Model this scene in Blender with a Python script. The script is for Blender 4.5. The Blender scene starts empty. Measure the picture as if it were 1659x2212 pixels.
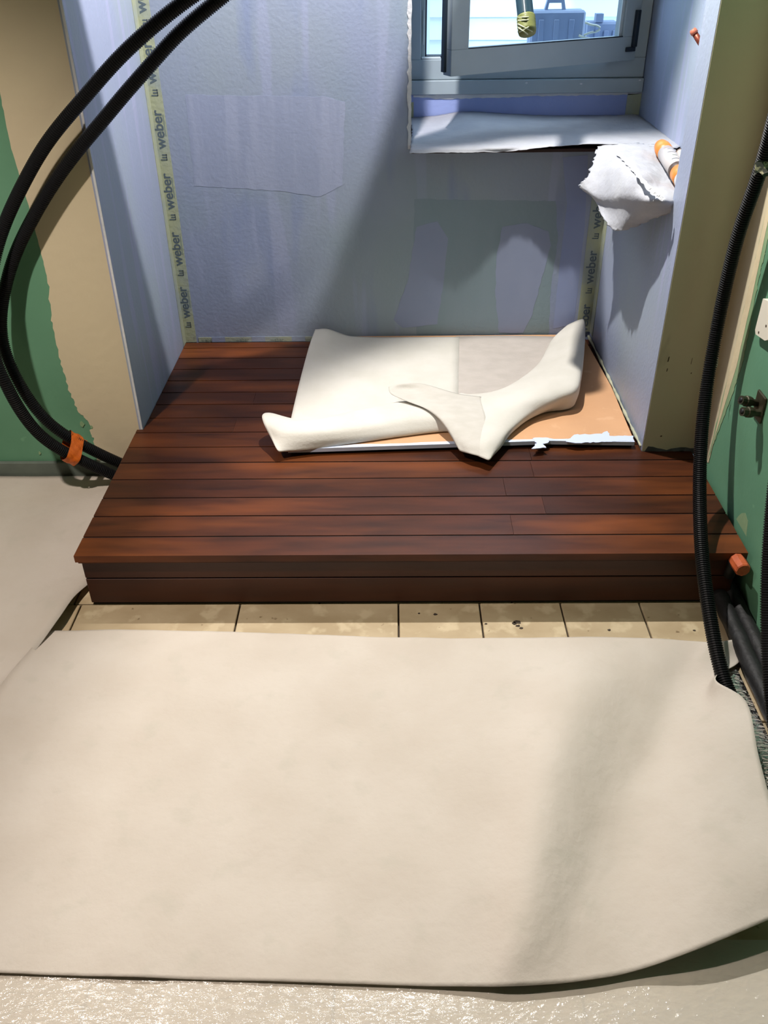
import bpy, bmesh, math, random
import numpy as np
from mathutils import Vector, Matrix, noise

random.seed(7)
C = bpy.context.scene.collection
S = bpy.context.scene

# ------------------------------------------------------------------ camera
FPX = 1887.96
RM = [[0.99989493, 0.00811832, -0.01200957],
      [-0.00540484, -0.55994472, -0.82851234],
      [-0.01345083, 0.8284902, -0.559842]]      # image right, image down, forward as rows in world axes
CAM = np.array([0.0, 0.0, 1.465])
cd = bpy.data.cameras.new('camera')
cam = bpy.data.objects.new('camera', cd); C.objects.link(cam)
cd.sensor_fit = 'VERTICAL'; cd.sensor_height = 36.0; cd.lens = FPX / 2212 * 36.0
cd.clip_start = 0.02
r, d, f = [Vector(v) for v in RM]
m = Matrix((r, -d, -f)).transposed().to_4x4(); m.translation = Vector(CAM)
cam.matrix_world = m
S.camera = cam

# ------------------------------------------------------------------ world, lights, exposure
w = bpy.data.worlds.new('world'); S.world = w; w.use_nodes = True
wb = w.node_tree.nodes['Background']
wb.inputs[0].default_value = (0.62, 0.80, 1.0, 1); wb.inputs[1].default_value = 3.4
S.view_settings.view_transform = 'Standard'; S.view_settings.look = 'None'
S.view_settings.gamma = 1.0; S.view_settings.use_curve_mapping = False
S.view_settings.exposure = 0.0

def spot(name, loc, axis, half, power, col, radius, blend):
    l = bpy.data.lights.new(name, 'SPOT'); l.energy = power; l.color = col
    l.spot_size = 2 * math.radians(half); l.spot_blend = blend; l.shadow_soft_size = radius
    o = bpy.data.objects.new(name, l); C.objects.link(o); o.location = loc
    o.rotation_euler = Vector(axis).to_track_quat('-Z', 'Y').to_euler()
    return o

def tangent_axis(loc, a, b, inside, mid, half):
    """axis of a cone whose rim touches the plane through loc, a, b"""
    loc, a, b, inside, mid = map(Vector, (loc, a, b, inside, mid))
    n = (a - loc).cross(b - loc).normalized()
    if n.dot(inside - loc) < 0: n = -n
    t = (mid - loc); t = (t - n * t.dot(n)).normalized()
    h = math.radians(half)
    return t * math.cos(h) + n * math.sin(h)

LA = (0.03, 2.62, 2.40)      # alcove downlight over the deck (right cone)
LB = (-0.02, 2.52, 2.40)     # alcove downlight towards the left corner
LR = (-1.15, 1.15, 2.40)     # room downlight, front left
spot('alcove_downlight', LA, tangent_axis(LA, (-.77, 2.46, .165), (-.04, 3.07, .165), (.7, 2.2, .165), (0, 3.0, .165), 44),
     44, 265, (1.0, 0.95, 0.89), 0.020, 0.30)
spot('corner_downlight', LB, tangent_axis(LB, (.052, 3.07, .942), (-.69, 2.782, .165), (-.7, 3.05, .165), (-.3, 3.0, .2), 50),
     50, 185, (1.0, 0.94, 0.94), 0.024, 0.04)
spot('room_downlight', LR, (-0.10, -0.04, -1), 56, 195, (1.0, 0.87, 0.78), 0.04, 0.6)
ld = bpy.data.lights.new('window_daylight', 'AREA'); ld.shape = 'RECTANGLE'; ld.size = 0.8; ld.size_y = 0.95
ld.energy = 4; ld.color = (0.60, 0.78, 1.0)
lo = bpy.data.objects.new('window_daylight', ld); C.objects.link(lo)
lo.location = (0.5, 3.80, 1.75); lo.rotation_euler = Vector((-0.1, -1, -0.55)).to_track_quat('-Z', 'Y').to_euler()

# ------------------------------------------------------------------ helpers
def at(px, py, **k):
    (ax, v), = k.items(); i = 'XYZ'.index(ax)
    M = np.array(RM); q = M.T @ np.array([px - 829.5, py - 1106.0, FPX])
    return Vector(CAM + (v - CAM[i]) / q[i] * q)

def atd(px, py, zc):
    M = np.array(RM); q = M.T @ np.array([px - 829.5, py - 1106.0, FPX])
    return Vector(CAM + q * (zc / FPX))

def lin(h):
    h = h.lstrip('#'); c = [int(h[i:i+2], 16) / 255 for i in (0, 2, 4)]
    return tuple(x / 12.92 if x <= .04045 else ((x + .055) / 1.055) ** 2.4 for x in c) + (1,)

def link(o, label=None, cat=None, group=None, kind=None, parent=None):
    if o.name not in C.objects: C.objects.link(o)
    if label: o['label'] = label
    if cat: o['category'] = cat
    if group: o['group'] = group
    if kind: o['kind'] = kind
    if parent: o.parent = parent; o.matrix_parent_inverse = parent.matrix_world.inverted()
    return o

def empty(name, loc, label, cat, group=None):
    o = bpy.data.objects.new(name, None); o.location = loc; o.empty_display_size = .05
    o.matrix_world = Matrix.Translation(loc)
    return link(o, label, cat, group)

def mesh(name, verts, faces, mat, smooth=False, **k):
    me = bpy.data.meshes.new(name); me.from_pydata([tuple(v) for v in verts], [], faces)
    bm = bmesh.new(); bm.from_mesh(me); bmesh.ops.recalc_face_normals(bm, faces=bm.faces[:]); bm.to_mesh(me); bm.free()
    for mt in (mat if isinstance(mat, (list, tuple)) else [mat]): me.materials.append(mt)
    if smooth:
        for p in me.polygons: p.use_smooth = True
    me.update()
    return link(bpy.data.objects.new(name, me), **k)

def from_bm(name, bm, mat, smooth=False, **k):
    me = bpy.data.meshes.new(name); bm.to_mesh(me); bm.free(); me.materials.append(mat)
    if smooth:
        for p in me.polygons: p.use_smooth = True
    return link(bpy.data.objects.new(name, me), **k)

BOXF = [(0, 1, 3, 2), (4, 6, 7, 5), (0, 4, 5, 1), (2, 3, 7, 6), (0, 2, 6, 4), (1, 5, 7, 3)]
def box(name, a, b, mat, bevel=0, **k):
    v = [(x, y, z) for x in (a[0], b[0]) for y in (a[1], b[1]) for z in (a[2], b[2])]
    bm = bmesh.new(); vs = [bm.verts.new(p) for p in v]
    for fc in BOXF: bm.faces.new([vs[i] for i in fc])
    bmesh.ops.recalc_face_normals(bm, faces=bm.faces[:])
    if bevel: bmesh.ops.bevel(bm, geom=bm.edges[:], offset=bevel, segments=1, affect='EDGES')
    return from_bm(name, bm, mat, **k)

def prism(name, poly, dirv, mat, **k):
    """closed slab from an outline of 3-D points pushed along dirv"""
    n = len(poly); dv = Vector(dirv)
    v = [Vector(p) for p in poly] + [Vector(p) + dv for p in poly]
    fc = [tuple(range(n)), tuple(range(2*n-1, n-1, -1))] + [(i, (i+1) % n, n + (i+1) % n, n + i) for i in range(n)]
    me = bpy.data.meshes.new(name); me.from_pydata([tuple(p) for p in v], [], fc)
    bm = bmesh.new(); bm.from_mesh(me); bmesh.ops.triangulate(bm, faces=[q for q in bm.faces if len(q.verts) > 4])
    bmesh.ops.recalc_face_normals(bm, faces=bm.faces[:]); bm.to_mesh(me); bm.free(); me.materials.append(mat)
    return link(bpy.data.objects.new(name, me), **k)

def ragged(pts, step, amp, seed=0):
    """outline with small irregular tears along it (world points, closed)"""
    rr = random.Random(seed); out = []
    pts = [Vector(p) for p in pts]
    for i, p in enumerate(pts):
        q = pts[(i+1) % len(pts)]; L = (q - p).length; n = max(1, int(L / step))
        for j in range(n):
            c = p.lerp(q, j / n)
            if j: c = c + Vector((rr.uniform(-1, 1), rr.uniform(-1, 1), rr.uniform(-1, 1))) * amp
            out.append(c)
    return out

def flat(pts, axis, v):
    o = []
    for p in pts:
        p = Vector(p); p[axis] = v; o.append(p)
    return o

def catmull(P, k):
    P = np.array(P, float); n = len(P)
    E = np.vstack([2*P[0]-P[1], P, 2*P[-1]-P[-2]]); out = []
    for i in range(n-1):
        a, b, c, e = E[i], E[i+1], E[i+2], E[i+3]
        for t in np.linspace(0, 1, k, endpoint=False):
            out.append(.5*((2*b)+(-a+c)*t+(2*a-5*b+4*c-e)*t*t+(-a+3*b-3*c+e)*t**3))
    out.append(P[-1]); return np.array(out)

def surface(grid, k=8):
    g = [catmull(row, k) for row in grid]
    g = np.array(g); cols = [catmull(g[:, j], k) for j in range(g.shape[1])]
    return np.array(cols).transpose(1, 0, 2)

def sheet(name, grids, mat, thick=.0016, k=8, amp=.0012, sc=9, fray=0, off=-1, floor=None, **kw):
    """one cloth or paper mesh out of one or more control grids"""
    V, F = [], []
    for gi, grid in enumerate(grids):
        g = surface(grid, k); a, b = g.shape[:2]; o = len(V)
        for i in range(a):
            for j in range(b):
                p = Vector(g[i, j]); nz = noise.noise(p * sc) * amp + noise.noise(p * sc * 3.1) * amp * .4
                p.z += nz
                if fray and (i in (0, a-1) or j in (0, b-1)):
                    p.x += random.uniform(-1, 1) * fray; p.y += random.uniform(-1, 1) * fray
                if floor is not None: p.z = max(p.z, floor)
                V.append(p)
        for i in range(a-1):
            for j in range(b-1):
                q = o + i*b + j; F.append((q, q+1, q+b+1, q+b))
    ob = mesh(name, V, F, mat, smooth=True, **kw)
    me = ob.data
    up = sum(p.normal.z for p in me.polygons)
    if up < 0: me.flip_normals()
    md = ob.modifiers.new('thickness', 'SOLIDIFY'); md.thickness = thick; md.offset = off
    return ob

def tube(name, path, rad, mat, seg=14, k=6, rib=0, pitch=0, caps=True, **kw):
    """swept pipe; rib > 0 gives the corrugation of a conduit"""
    P = catmull([tuple(p) for p in path], k) if len(path) > 2 else np.array([tuple(p) for p in path])
    if rib:
        for _ in range(30): P[1:-1] = .5*P[1:-1] + .25*(P[:-2] + P[2:])
        L = np.concatenate([[0], np.cumsum(np.linalg.norm(np.diff(P, axis=0), axis=1))])
        ss = np.arange(0, L[-1], pitch / 4.0)
        P = np.stack([np.interp(ss, L, P[:, i]) for i in range(3)], 1)
    n = len(P); V, F = [], []
    T = np.gradient(P, axis=0); T /= np.linalg.norm(T, axis=1)[:, None]
    u = Vector(T[0]).orthogonal().normalized()
    for i in range(n):
        t = Vector(T[i]); u = (u - t * u.dot(t)).normalized(); v = t.cross(u)
        rr = rad if not callable(rad) else rad(i / (n-1))
        if rib: rr += (rib if i % 4 in (0, 1) else -rib)
        for s in range(seg):
            a = 2*math.pi*s/seg; V.append(Vector(P[i]) + (u*math.cos(a) + v*math.sin(a)) * rr)
    for i in range(n-1):
        for s in range(seg):
            F.append((i*seg+s, i*seg+(s+1) % seg, (i+1)*seg+(s+1) % seg, (i+1)*seg+s))
    if caps: F.append(tuple(range(seg-1, -1, -1))); F.append(tuple((n-1)*seg+s for s in range(seg)))
    return mesh(name, V, F, mat, smooth=not rib, **kw)

def lathe(name, a, b, prof, mat, seg=24, smooth=True, **kw):
    """profile (t along a->b in 0..1, radius)"""
    a, b = Vector(a), Vector(b); t = (b-a).normalized(); u = t.orthogonal().normalized(); v = t.cross(u)
    V, F = [], []
    for (s, rr) in prof:
        c = a.lerp(b, s)
        for i in range(seg):
            an = 2*math.pi*i/seg; V.append(c + (u*math.cos(an)+v*math.sin(an))*rr)
    for j in range(len(prof)-1):
        for i in range(seg): F.append((j*seg+i, j*seg+(i+1) % seg, (j+1)*seg+(i+1) % seg, (j+1)*seg+i))
    F.append(tuple(range(seg-1, -1, -1))); F.append(tuple((len(prof)-1)*seg+i for i in range(seg)))
    return mesh(name, V, F, mat, smooth=smooth, **kw)

# ------------------------------------------------------------------ materials
def mat(name, col, rough=.7, col2=None, scale=6, stretch=(1, 1, 1), bump=0, bscale=60, detail=4, lo=.35, hi=.65,
        metal=0, spec=.4, extra=None, trans=0, alpha=1, rnd=0, bstretch=(1, 1, 1)):
    m = bpy.data.materials.new(name); m.use_nodes = True; nt = m.node_tree; N = nt.nodes; L = nt.links
    b = N['Principled BSDF']; b.inputs['Roughness'].default_value = rough; b.inputs['Metallic'].default_value = metal
    b.inputs['Specular IOR Level'].default_value = spec
    b.inputs['Base Color'].default_value = lin(col)
    if trans: b.inputs['Transmission Weight'].default_value = trans
    if alpha < 1: b.inputs['Alpha'].default_value = alpha
    tc = N.new('ShaderNodeTexCoord')
    def nz(sc, st, det):
        mp = N.new('ShaderNodeMapping'); mp.inputs['Scale'].default_value = st; L.new(tc.outputs['Object'], mp.inputs[0])
        t = N.new('ShaderNodeTexNoise'); t.inputs['Scale'].default_value = sc; t.inputs['Detail'].default_value = det
        L.new(mp.outputs[0], t.inputs['Vector']); return t
    cur = None
    def layer(cur, c, sc, st, lo, hi, amt=1, det=4):
        t = nz(sc, st, det); mr = N.new('ShaderNodeMapRange'); mr.inputs[1].default_value = lo; mr.inputs[2].default_value = hi
        mr.inputs[4].default_value = amt; mr.clamp = True; L.new(t.outputs['Fac'], mr.inputs[0])
        mx = N.new('ShaderNodeMix'); mx.data_type = 'RGBA'; L.new(mr.outputs[0], mx.inputs[0])
        if cur is None: mx.inputs[6].default_value = lin(col)
        else: L.new(cur, mx.inputs[6])
        mx.inputs[7].default_value = lin(c); return mx.outputs[2]
    if col2: cur = layer(cur, col2, scale, stretch, lo, hi, det=detail)
    for e in (extra or []): cur = layer(cur, *e)
    if rnd:
        oi = N.new('ShaderNodeObjectInfo'); mr = N.new('ShaderNodeMapRange'); mr.inputs[3].default_value = 1-rnd; mr.inputs[4].default_value = 1+rnd
        L.new(oi.outputs['Random'], mr.inputs[0]); hs = N.new('ShaderNodeHueSaturation'); L.new(mr.outputs[0], hs.inputs['Value'])
        if cur is None: hs.inputs['Color'].default_value = lin(col)
        else: L.new(cur, hs.inputs['Color'])
        cur = hs.outputs[0]
    if cur is not None: L.new(cur, b.inputs['Base Color'])
    if bump:
        t = nz(bscale, bstretch, 5); bp = N.new('ShaderNodeBump'); bp.inputs['Strength'].default_value = bump; bp.inputs['Distance'].default_value = .01
        L.new(t.outputs['Fac'], bp.inputs['Height']); L.new(bp.outputs[0], b.inputs['Normal'])
    return m

M = {}
M['blue'] = mat('blue_coating', '8F9AB4', .55, '939FAA', 1.6, (1, 1, .8), .12, 90, lo=.38, hi=.66,
                extra=[('7F8DB0', 3.2, (3, 3, .6), .54, .68, .6, 2), ('9DA5C2', 4, (4, 4, .4), .60, .68, .5, 1), ('84989A', 1.5, (1.4, 1, 1), .52, .68, .6, 2)])
M['blue_side'] = mat('blue_coating_side', '98A2BA', .5, '9AA6B2', 2.6, (1, 1, .5), .12, 90, lo=.4, hi=.6,
                extra=[('A4A9C6', 4, (3, 6, .4), .56, .66, .7, 2)])
M['blue_strong'] = mat('blue_coating_fresh', '8A9CD2', .5, '98A8DA', 5, (1, 1, 1), .1, 90)
M['green'] = mat('green_plasterboard', '5A8A6C', .8, '659678', 3, (1, 1, 1), .05, 60, lo=.3, hi=.7, extra=[('7FB08A', 14, (1, 1, 1), .70, .74, .5, 2)])
M['filler'] = mat('beige_filler', 'D0C4A4', .8, 'C8BCA0', 2.5, (1, 1, 1), .1, 40, lo=.3, hi=.7)
M['filler_olive'] = mat('beige_filler_corner', 'D4CEB4', .8, 'CCC6AA', 2.5, (1, 1, 1), .1, 40, extra=[('6E6A58', 9, (1, 1, .35), .68, .78, .5, 3)])
M['filler_light'] = mat('light_filler', 'D8C9A6', .8, 'CDBE9C', 12, (1, 1, 1), .15, 40)
M['filler_green'] = mat('thin_filler_coat', '8FA67E', .8, '7C9C76', 12, (1, 1, 1), .1, 40)
M['white_filler'] = mat('white_filler', 'D8DADC', .8, 'C9CDD0', 14, (1, 1, 1), .3, 60)
M['skirt'] = mat('bare_grey_strip', '6F7A70', .8, '5E6860', 6, (1, 1, 1), .2, 30)
M['ceil'] = mat('ceiling_paint', '77736C', .9)
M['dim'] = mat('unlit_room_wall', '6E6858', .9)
M['wood'] = mat('red_hardwood', '482412', .40, '31180C', 1.0, (5, 28, 28), .04, 30, detail=6, lo=.35, hi=.72, rnd=.25, spec=.25, bstretch=(3, 40, 40),
                extra=[('703C1A', 1.0, (1.6, 9, 9), .50, .70, .75, 3), ('260F08', 1.0, (3, 30, 30), .62, .74, .7, 5)])
M['wood_front'] = mat('shade_tinted_hardwood', '45200F', .42, '32140B', 1.0, (3, 20, 20), .04, 30, detail=6, lo=.35, hi=.72, rnd=.1, bstretch=(3, 40, 40))  # same hardwood, with the shade of the deck's front face put into its colour
M['wood_dark'] = mat('dark_wood', '2A120D', .6)
M['black'] = mat('black_foam', '101012', .6)
M['board'] = mat('tan_board', 'C99C74', .75, 'C0946E', 5, (1, 1, 1), .05, 80, extra=[('D2A884', 18, (1, 1, 1), .62, .7, .5, 3)])
M['board_edge'] = mat('board_edge_paint', 'C8D2E6', .6, 'B9C6DE', 20)
M['smear'] = mat('pale_blue_paint', 'C4D0EE', .5)
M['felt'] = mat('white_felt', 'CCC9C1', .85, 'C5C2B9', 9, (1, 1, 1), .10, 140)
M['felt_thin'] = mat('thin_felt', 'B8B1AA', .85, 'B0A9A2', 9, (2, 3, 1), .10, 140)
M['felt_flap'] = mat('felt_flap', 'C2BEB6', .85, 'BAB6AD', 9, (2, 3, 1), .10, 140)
M['floor_felt'] = mat('floor_felt', 'C2BAAF', .88, 'BBB2A6', 5, (1, 1, 1), .16, 60, extra=[('B2ADA0', 16, (1, 1, 1), .58, .74, .45, 5)])
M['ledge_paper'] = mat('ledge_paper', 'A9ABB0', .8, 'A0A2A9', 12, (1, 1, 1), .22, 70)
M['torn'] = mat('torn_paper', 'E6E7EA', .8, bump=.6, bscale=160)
M['plastic'] = mat('plastic_film', 'E6DCCA', .10, 'D6CCB8', 6, (1, 1, 1), 1.0, 40, spec=1.0, alpha=.5, bstretch=(1, 1.8, 1))
M['tile'] = mat('travertine', 'B3A284', .55, 'A39172', 7, (1, 1.6, 1), .12, 30, rnd=.06, extra=[('C6B798', 16, (1, 1, 1), .55, .65, .6, 4), ('6A563A', 34, (1, 1, 1), .70, .74, .8, 2)])
M['grout'] = mat('dark_grout', '3C332A', .9)
M['conduit'] = mat('black_conduit', '101114', .5, spec=.3)
M['orange'] = mat('orange_tape', 'E0701E', .45, 'D2621A', 30, (1, 6, 1), .3, 60)
M['orange_old'] = mat('orange_wrap', 'C05E34', .6, 'A94E2A', 40, (1, 1, 1), .3, 60)
M['tape'] = mat('sealing_tape', 'A4AA90', .6, '98A29C', 9, (1, 1, 1), .2, 60, lo=.45, hi=.6)
M['print'] = mat('grey_print', '566470', .7)
M['print_faint'] = mat('faint_print', '7E8C84', .7)
M['alu'] = mat('grey_aluminium', 'A2B0B6', .45, '9CAAB0', 8, (1, 1, 1), 0, 1, spec=.5)
M['alu_light'] = mat('pale_aluminium', 'B9C4C8', .4)
M['gasket'] = mat('dark_gasket', '1E2A36', .5)
M['white_plastic'] = mat('white_plastic', 'E2DCCB', .5)
M['brass'] = mat('dull_brass', '3A3728', .45, '4A4838', 40, metal=.5)
M['siding'] = mat('white_siding', 'DCE6E6', .6)
M['stone'] = mat('pale_stone', 'B9C4D4', .7, 'A6B4C8', 10)
M['case'] = mat('grey_case', 'A3AEC4', .6, '98A4BC', 9)
M['case_dark'] = mat('dark_grey_case', '8793AC', .6)
M['clamp'] = mat('cream_clamp', 'E6E2C8', .5)
M['yellow_tape'] = mat('yellow_green_tape', '70763C', .5, '565C30', 1, (1, 1, 1), .2, 50)
M['teal'] = mat('dark_teal_rubber', '12323F', .4)
M['teal_line'] = mat('white_line', 'D8E0E4', .6)
M['cart'] = mat('white_cartridge', 'C6C3BE', .4)
M['label'] = mat('cartridge_label', 'B4B0B0', .5)
M['cap_orange'] = mat('orange_cap', 'D88A42', .4, 'CE7C36', 20)
M['brown'] = mat('brown_ring', '4A382C', .5)
M['copper'] = mat('copper_pipe', '8A4632', .4, '70382A', 40, metal=.5)
M['dirt'] = mat('grey_dirt', '5E6468', .9, '4A4E50', 20)

def film_mat():
    m = bpy.data.materials.new('plastic_film'); m.use_nodes = True; nt = m.node_tree; N = nt.nodes; L = nt.links
    N.remove(N['Principled BSDF']); out = N['Material Output']
    tr = N.new('ShaderNodeBsdfTransparent'); df = N.new('ShaderNodeBsdfDiffuse'); df.inputs[0].default_value = lin('E8E0D2')
    gl = N.new('ShaderNodeBsdfGlossy'); gl.inputs['Roughness'].default_value = .13
    tc = N.new('ShaderNodeTexCoord'); mp = N.new('ShaderNodeMapping'); mp.inputs['Scale'].default_value = (1, 2.4, 1); L.new(tc.outputs['Object'], mp.inputs[0])
    nz = N.new('ShaderNodeTexNoise'); nz.inputs['Scale'].default_value = 38; nz.inputs['Detail'].default_value = 3; nz.inputs['Distortion'].default_value = 1.2
    L.new(mp.outputs[0], nz.inputs['Vector'])
    bp = N.new('ShaderNodeBump'); bp.inputs['Strength'].default_value = 1; bp.inputs['Distance'].default_value = .004; L.new(nz.outputs['Fac'], bp.inputs['Height'])
    L.new(bp.outputs[0], gl.inputs['Normal'])
    a = N.new('ShaderNodeMixShader'); a.inputs[0].default_value = .6; L.new(tr.outputs[0], a.inputs[1]); L.new(df.outputs[0], a.inputs[2])
    fr = N.new('ShaderNodeFresnel'); fr.inputs[0].default_value = 1.6; L.new(bp.outputs[0], fr.inputs['Normal'])
    b = N.new('ShaderNodeMixShader'); L.new(fr.outputs[0], b.inputs[0]); L.new(a.outputs[0], b.inputs[1]); L.new(gl.outputs[0], b.inputs[2])
    L.new(b.outputs[0], out.inputs[0]); return m
M['plastic'] = film_mat()

# glass: thin real pane, faintly dusty
g = bpy.data.materials.new('window_glass'); g.use_nodes = True; nt = g.node_tree
b = nt.nodes['Principled BSDF']; b.inputs['Base Color'].default_value = (.9, .96, 1, 1); b.inputs['Roughness'].default_value = 0.0
b.inputs['Transmission Weight'].default_value = 1; b.inputs['IOR'].default_value = 1.05
M['glass'] = g
# clapboard lines for the yellow tape are real bands (see below)

# ------------------------------------------------------------------ setting
XL, XR, YB = -.785, .725, 3.07
ZD = .165
H = 2.45
st = dict(kind='structure')
fl = box('floor', (-2.0, -1.3, -.06), (.90, 3.1, -.008), M['grout'], **st)
box('ceiling', (-2.1, -1.3, H), (1.1, 3.9, H+.06), M['ceil'], **st)
wl = box('wall_left', (-2.0, 2.395, -.01), (XL-.012, 3.2, H), M['green'], **st)
box('wall_alcove_left', (XL-.012, 2.392, 0), (XL, YB+.01, H), M['blue_side'], **st)
wbk = box('wall_back', (XL-.012, YB, 0), (.055, 3.62, H), M['blue'], **st)
wbl = box('wall_below_window', (.055, YB, 0), (.92, 3.62, .838), M['blue'], **st)
up = box('wall_window_upstand', (.055, 3.56, .838), (.92, 3.72, .930), M['blue_strong'], **st)
box('wall_above_window', (.055, 3.56, 2.05), (.92, 3.72, H), M['blue'], **st)
box('wall_niche_right', (.92, 2.34, .80), (1.02, 3.9, H), M['blue_side'], **st)
wrl = box('wall_alcove_right', (XR, 2.30, 0), (1.02, YB, .838), M['blue_side'], **st)
pil = box('wall_corner_right', (XR, 2.236, ZD), (1.02, 2.34, H), M['filler_olive'], **st)
mesh('plaster_coat', [(XR-.0015, 2.238, ZD), (XR-.0015, 2.341, ZD), (XR-.0015, 2.341, H), (XR-.0015, 2.238, H),
                      (XR+.002, 2.238, ZD), (XR+.002, 2.341, ZD), (XR+.002, 2.341, H), (XR+.002, 2.238, H)],
     [(0, 1, 2, 3), (4, 7, 6, 5), (0, 3, 7, 4), (1, 5, 6, 2), (0, 4, 5, 1), (3, 2, 6, 7)], M['blue_side'], parent=pil)
wr = box('wall_right', (.885, -1.3, -.01), (1.02, 2.236, H), M['green'], **st)
box('wall_rear', (-2.0, -1.4, -.01), (1.02, -1.3, H), M['dim'], **st)
box('wall_far_left', (-2.1, -1.4, -.01), (-2.0, 3.2, H), M['dim'], **st)

# skim coats of filler on the plasterboard, ragged outlines
b1 = [(-20, -10), (-10, 120), (3, 215), (24, 320), (58, 430), (88, 540), (104, 610), (112, 690), (128, 770), (148, 840), (170, 890), (197, 918),
      (196, 935), (203, 950), (206, 975), (212, 1000), (225, 1030)]
poly = [at(x, y, Y=2.395) for x, y in b1]
out = []
rr = random.Random(3)
for i in range(len(poly)-1):
    n = 9
    for j in range(n):
        p = poly[i].lerp(poly[i+1], j/n); k = .0035 if i > 5 else .0012
        out.append(p + Vector((rr.uniform(-k, k), 0, rr.uniform(-k, k))))
out.append(poly[-1]); out += [Vector((XL-.012, 2.395, out[-1].z)), Vector((XL-.012, 2.395, H)), Vector((out[0].x, 2.395, H))]
for p in out: p.y = 2.3955
prism('filler_patch', out, (0, -.002, 0), M['filler'], parent=wl)
# white corner bead of the left wall edge
box('corner_bead', (XL-.0065, 2.3895, ZD), (XL-.0005, 2.3925, H), M['white_filler'], parent=wl)
for px, py, s in ((178, 916, .010), (86, 978, .006), (198, 922, .006)):
    p = at(px, py, Y=2.395); poly = [p + Vector((math.cos(a)*s*rr.uniform(.4, .8), 0, math.sin(a)*s*rr.uniform(.7, 1.2))) for a in np.linspace(0, 6.28, 9)[:-1]]
    prism('filler_dab', flat(poly, 1, 2.3955), (0, -.003, 0), M['filler_green'], parent=wl)
# bare strip at the bottom of the left wall
box('baseboard_left', (-2.0, 2.380, 0), (XL-.03, 2.3945, .052), M['skirt'], bevel=.002, **st)

def right_patch(name, pts, m, th, k=.0015, n=6):
    P = [at(x, y, X=.885) for x, y in pts]; o = []
    for i in range(len(P)):
        q = P[(i+1) % len(P)]
        for j in range(n):
            p = P[i].lerp(q, j/n); o.append(Vector((.886, p.y + (rr.uniform(-k, k) if j else 0), p.z + (rr.uniform(-k, k) if j else 0))))
    for p in o: p.y = min(p.y, 2.2355); p.z = max(p.z, ZD+.002)
    return prism(name, o, (-th, 0, 0), m, parent=wr)
right_patch('filler_band', [(1492, 976), (1531, 1000), (1579, 793), (1612, 650), (1657, 455), (1740, 90), (1800, -200), (1660, -200), (1575, 540)], M['filler'], .0018, .0003)
right_patch('filler_thin_coat', [(1528, 996), (1548, 945), (1580, 860), (1603, 790), (1622, 700), (1640, 600), (1655, 540), (1680, 430), (1770, 90), (1740, 80), (1657, 455), (1612, 650), (1579, 793)], M['filler_green'], .0021, .003, 12)
right_patch('filler_edge', [(1531, 1001), (1545, 945), (1572, 858), (1592, 792), (1626, 642), (1660, 480), (1762, 90), (1740, 90), (1657, 455), (1612, 650), (1579, 793)], M['filler_light'], .0026, .0008, 8)
for (x, y, a, bb) in ((1600, 1140, .018, .05), (1613, 900, .006, .05)):
    pass
pp = [(1588, 1128), (1598, 1112), (1610, 1108), (1616, 1125), (1612, 1160), (1600, 1165), (1591, 1150)]
right_patch('filler_dab', pp, M['filler_green'], .0012, .003, 3)
right_patch('filler_dab', [(1634, 1280), (1640, 1268), (1647, 1300), (1648, 1340), (1641, 1352), (1633, 1325)], M['filler_light'], .0012, .003, 3)
# dirty, broken foot of the corner plaster
prism('damaged_foot', ragged(flat([at(x, y, Y=2.236) for x, y in ((1392, 975), (1500, 980), (1500, 968), (1470, 966), (1440, 972), (1400, 964))], 1, 2.2365), .012, .002, 2), (0, -.003, 0), M['dirt'], parent=pil)
prism('hole', flat([at(x, y, Y=2.236) for x, y in ((1455, 979), (1460, 974), (1472, 973), (1484, 975), (1490, 980))], 1, 2.2365), (0, -.004, 0), M['black'], parent=pil)
for (x, y, w_, h_) in ((1444, 776, .004, .016), (1441, 799, .003, .010), (1494, 780, .0015, .02), (1493, 806, .003, .004), (1428, 942, .006, .004)):
    p = at(x, y, Y=2.236)
    prism('scratch', [(p.x-w_*.5, 2.2365, p.z-h_*.5), (p.x+w_*.3, 2.2365, p.z-h_*.4), (p.x+w_*.5, 2.2365, p.z+h_*.5), (p.x-w_*.2, 2.2365, p.z+h_*.4)], (0, -.0012, 0), M['brown'], parent=pil)

# rectangle of a recessed skim patch on the back wall and a notch below the window corner
def back_patch(pts, m, th, par, k=.002, nm='coat_patch'):
    o = ragged([Vector((p.x, YB+.0005, p.z)) for p in (at(x, y, Y=YB) for x, y in pts)], .02, k, 5)
    return prism(nm, flat(o, 1, YB+.0005), (0, -th, 0), m, parent=par)
back_patch([(400, 205), (700, 208), (745, 220), (740, 400), (690, 425), (600, 412), (420, 402)], mat('coat_lavender', '929CB4', .55, '9AA3BA', 5, (5, 1, .4), .1, 80, lo=.45, hi=.6), .0010, wbk)
back_patch([(895, 430), (1200, 434), (1205, 520), (1190, 620), (1185, 722), (900, 724), (893, 610)], mat('coat_greenish', '7E9299', .55, '84959F', 4, (2, 1, .5), .1, 80), .0008, wbl)
back_patch([(1085, 490), (1140, 482), (1185, 500), (1190, 530), (1170, 600), (1150, 680), (1130, 719), (1078, 719), (1070, 640), (1072, 560)], mat('coat_pale', '8E98B2', .55, '8994AE', 6), .0013, wbl)
back_patch([(900, 490), (945, 478), (968, 515), (960, 590), (945, 700), (870, 708), (850, 690), (880, 610)], mat('coat_pale_left', '8C96B0', .55, '8792AC', 6), .0013, wbl)
back_patch([(1215, 340), (1270, 335), (1262, 500), (1240, 700), (1195, 710), (1210, 560), (1225, 440)], mat('coat_blue', '8694BC', .5, '8E9ABC', 5), .0009, wbl, .001)
v = []
zz = np.linspace(.84, 2.04, 90)
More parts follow.
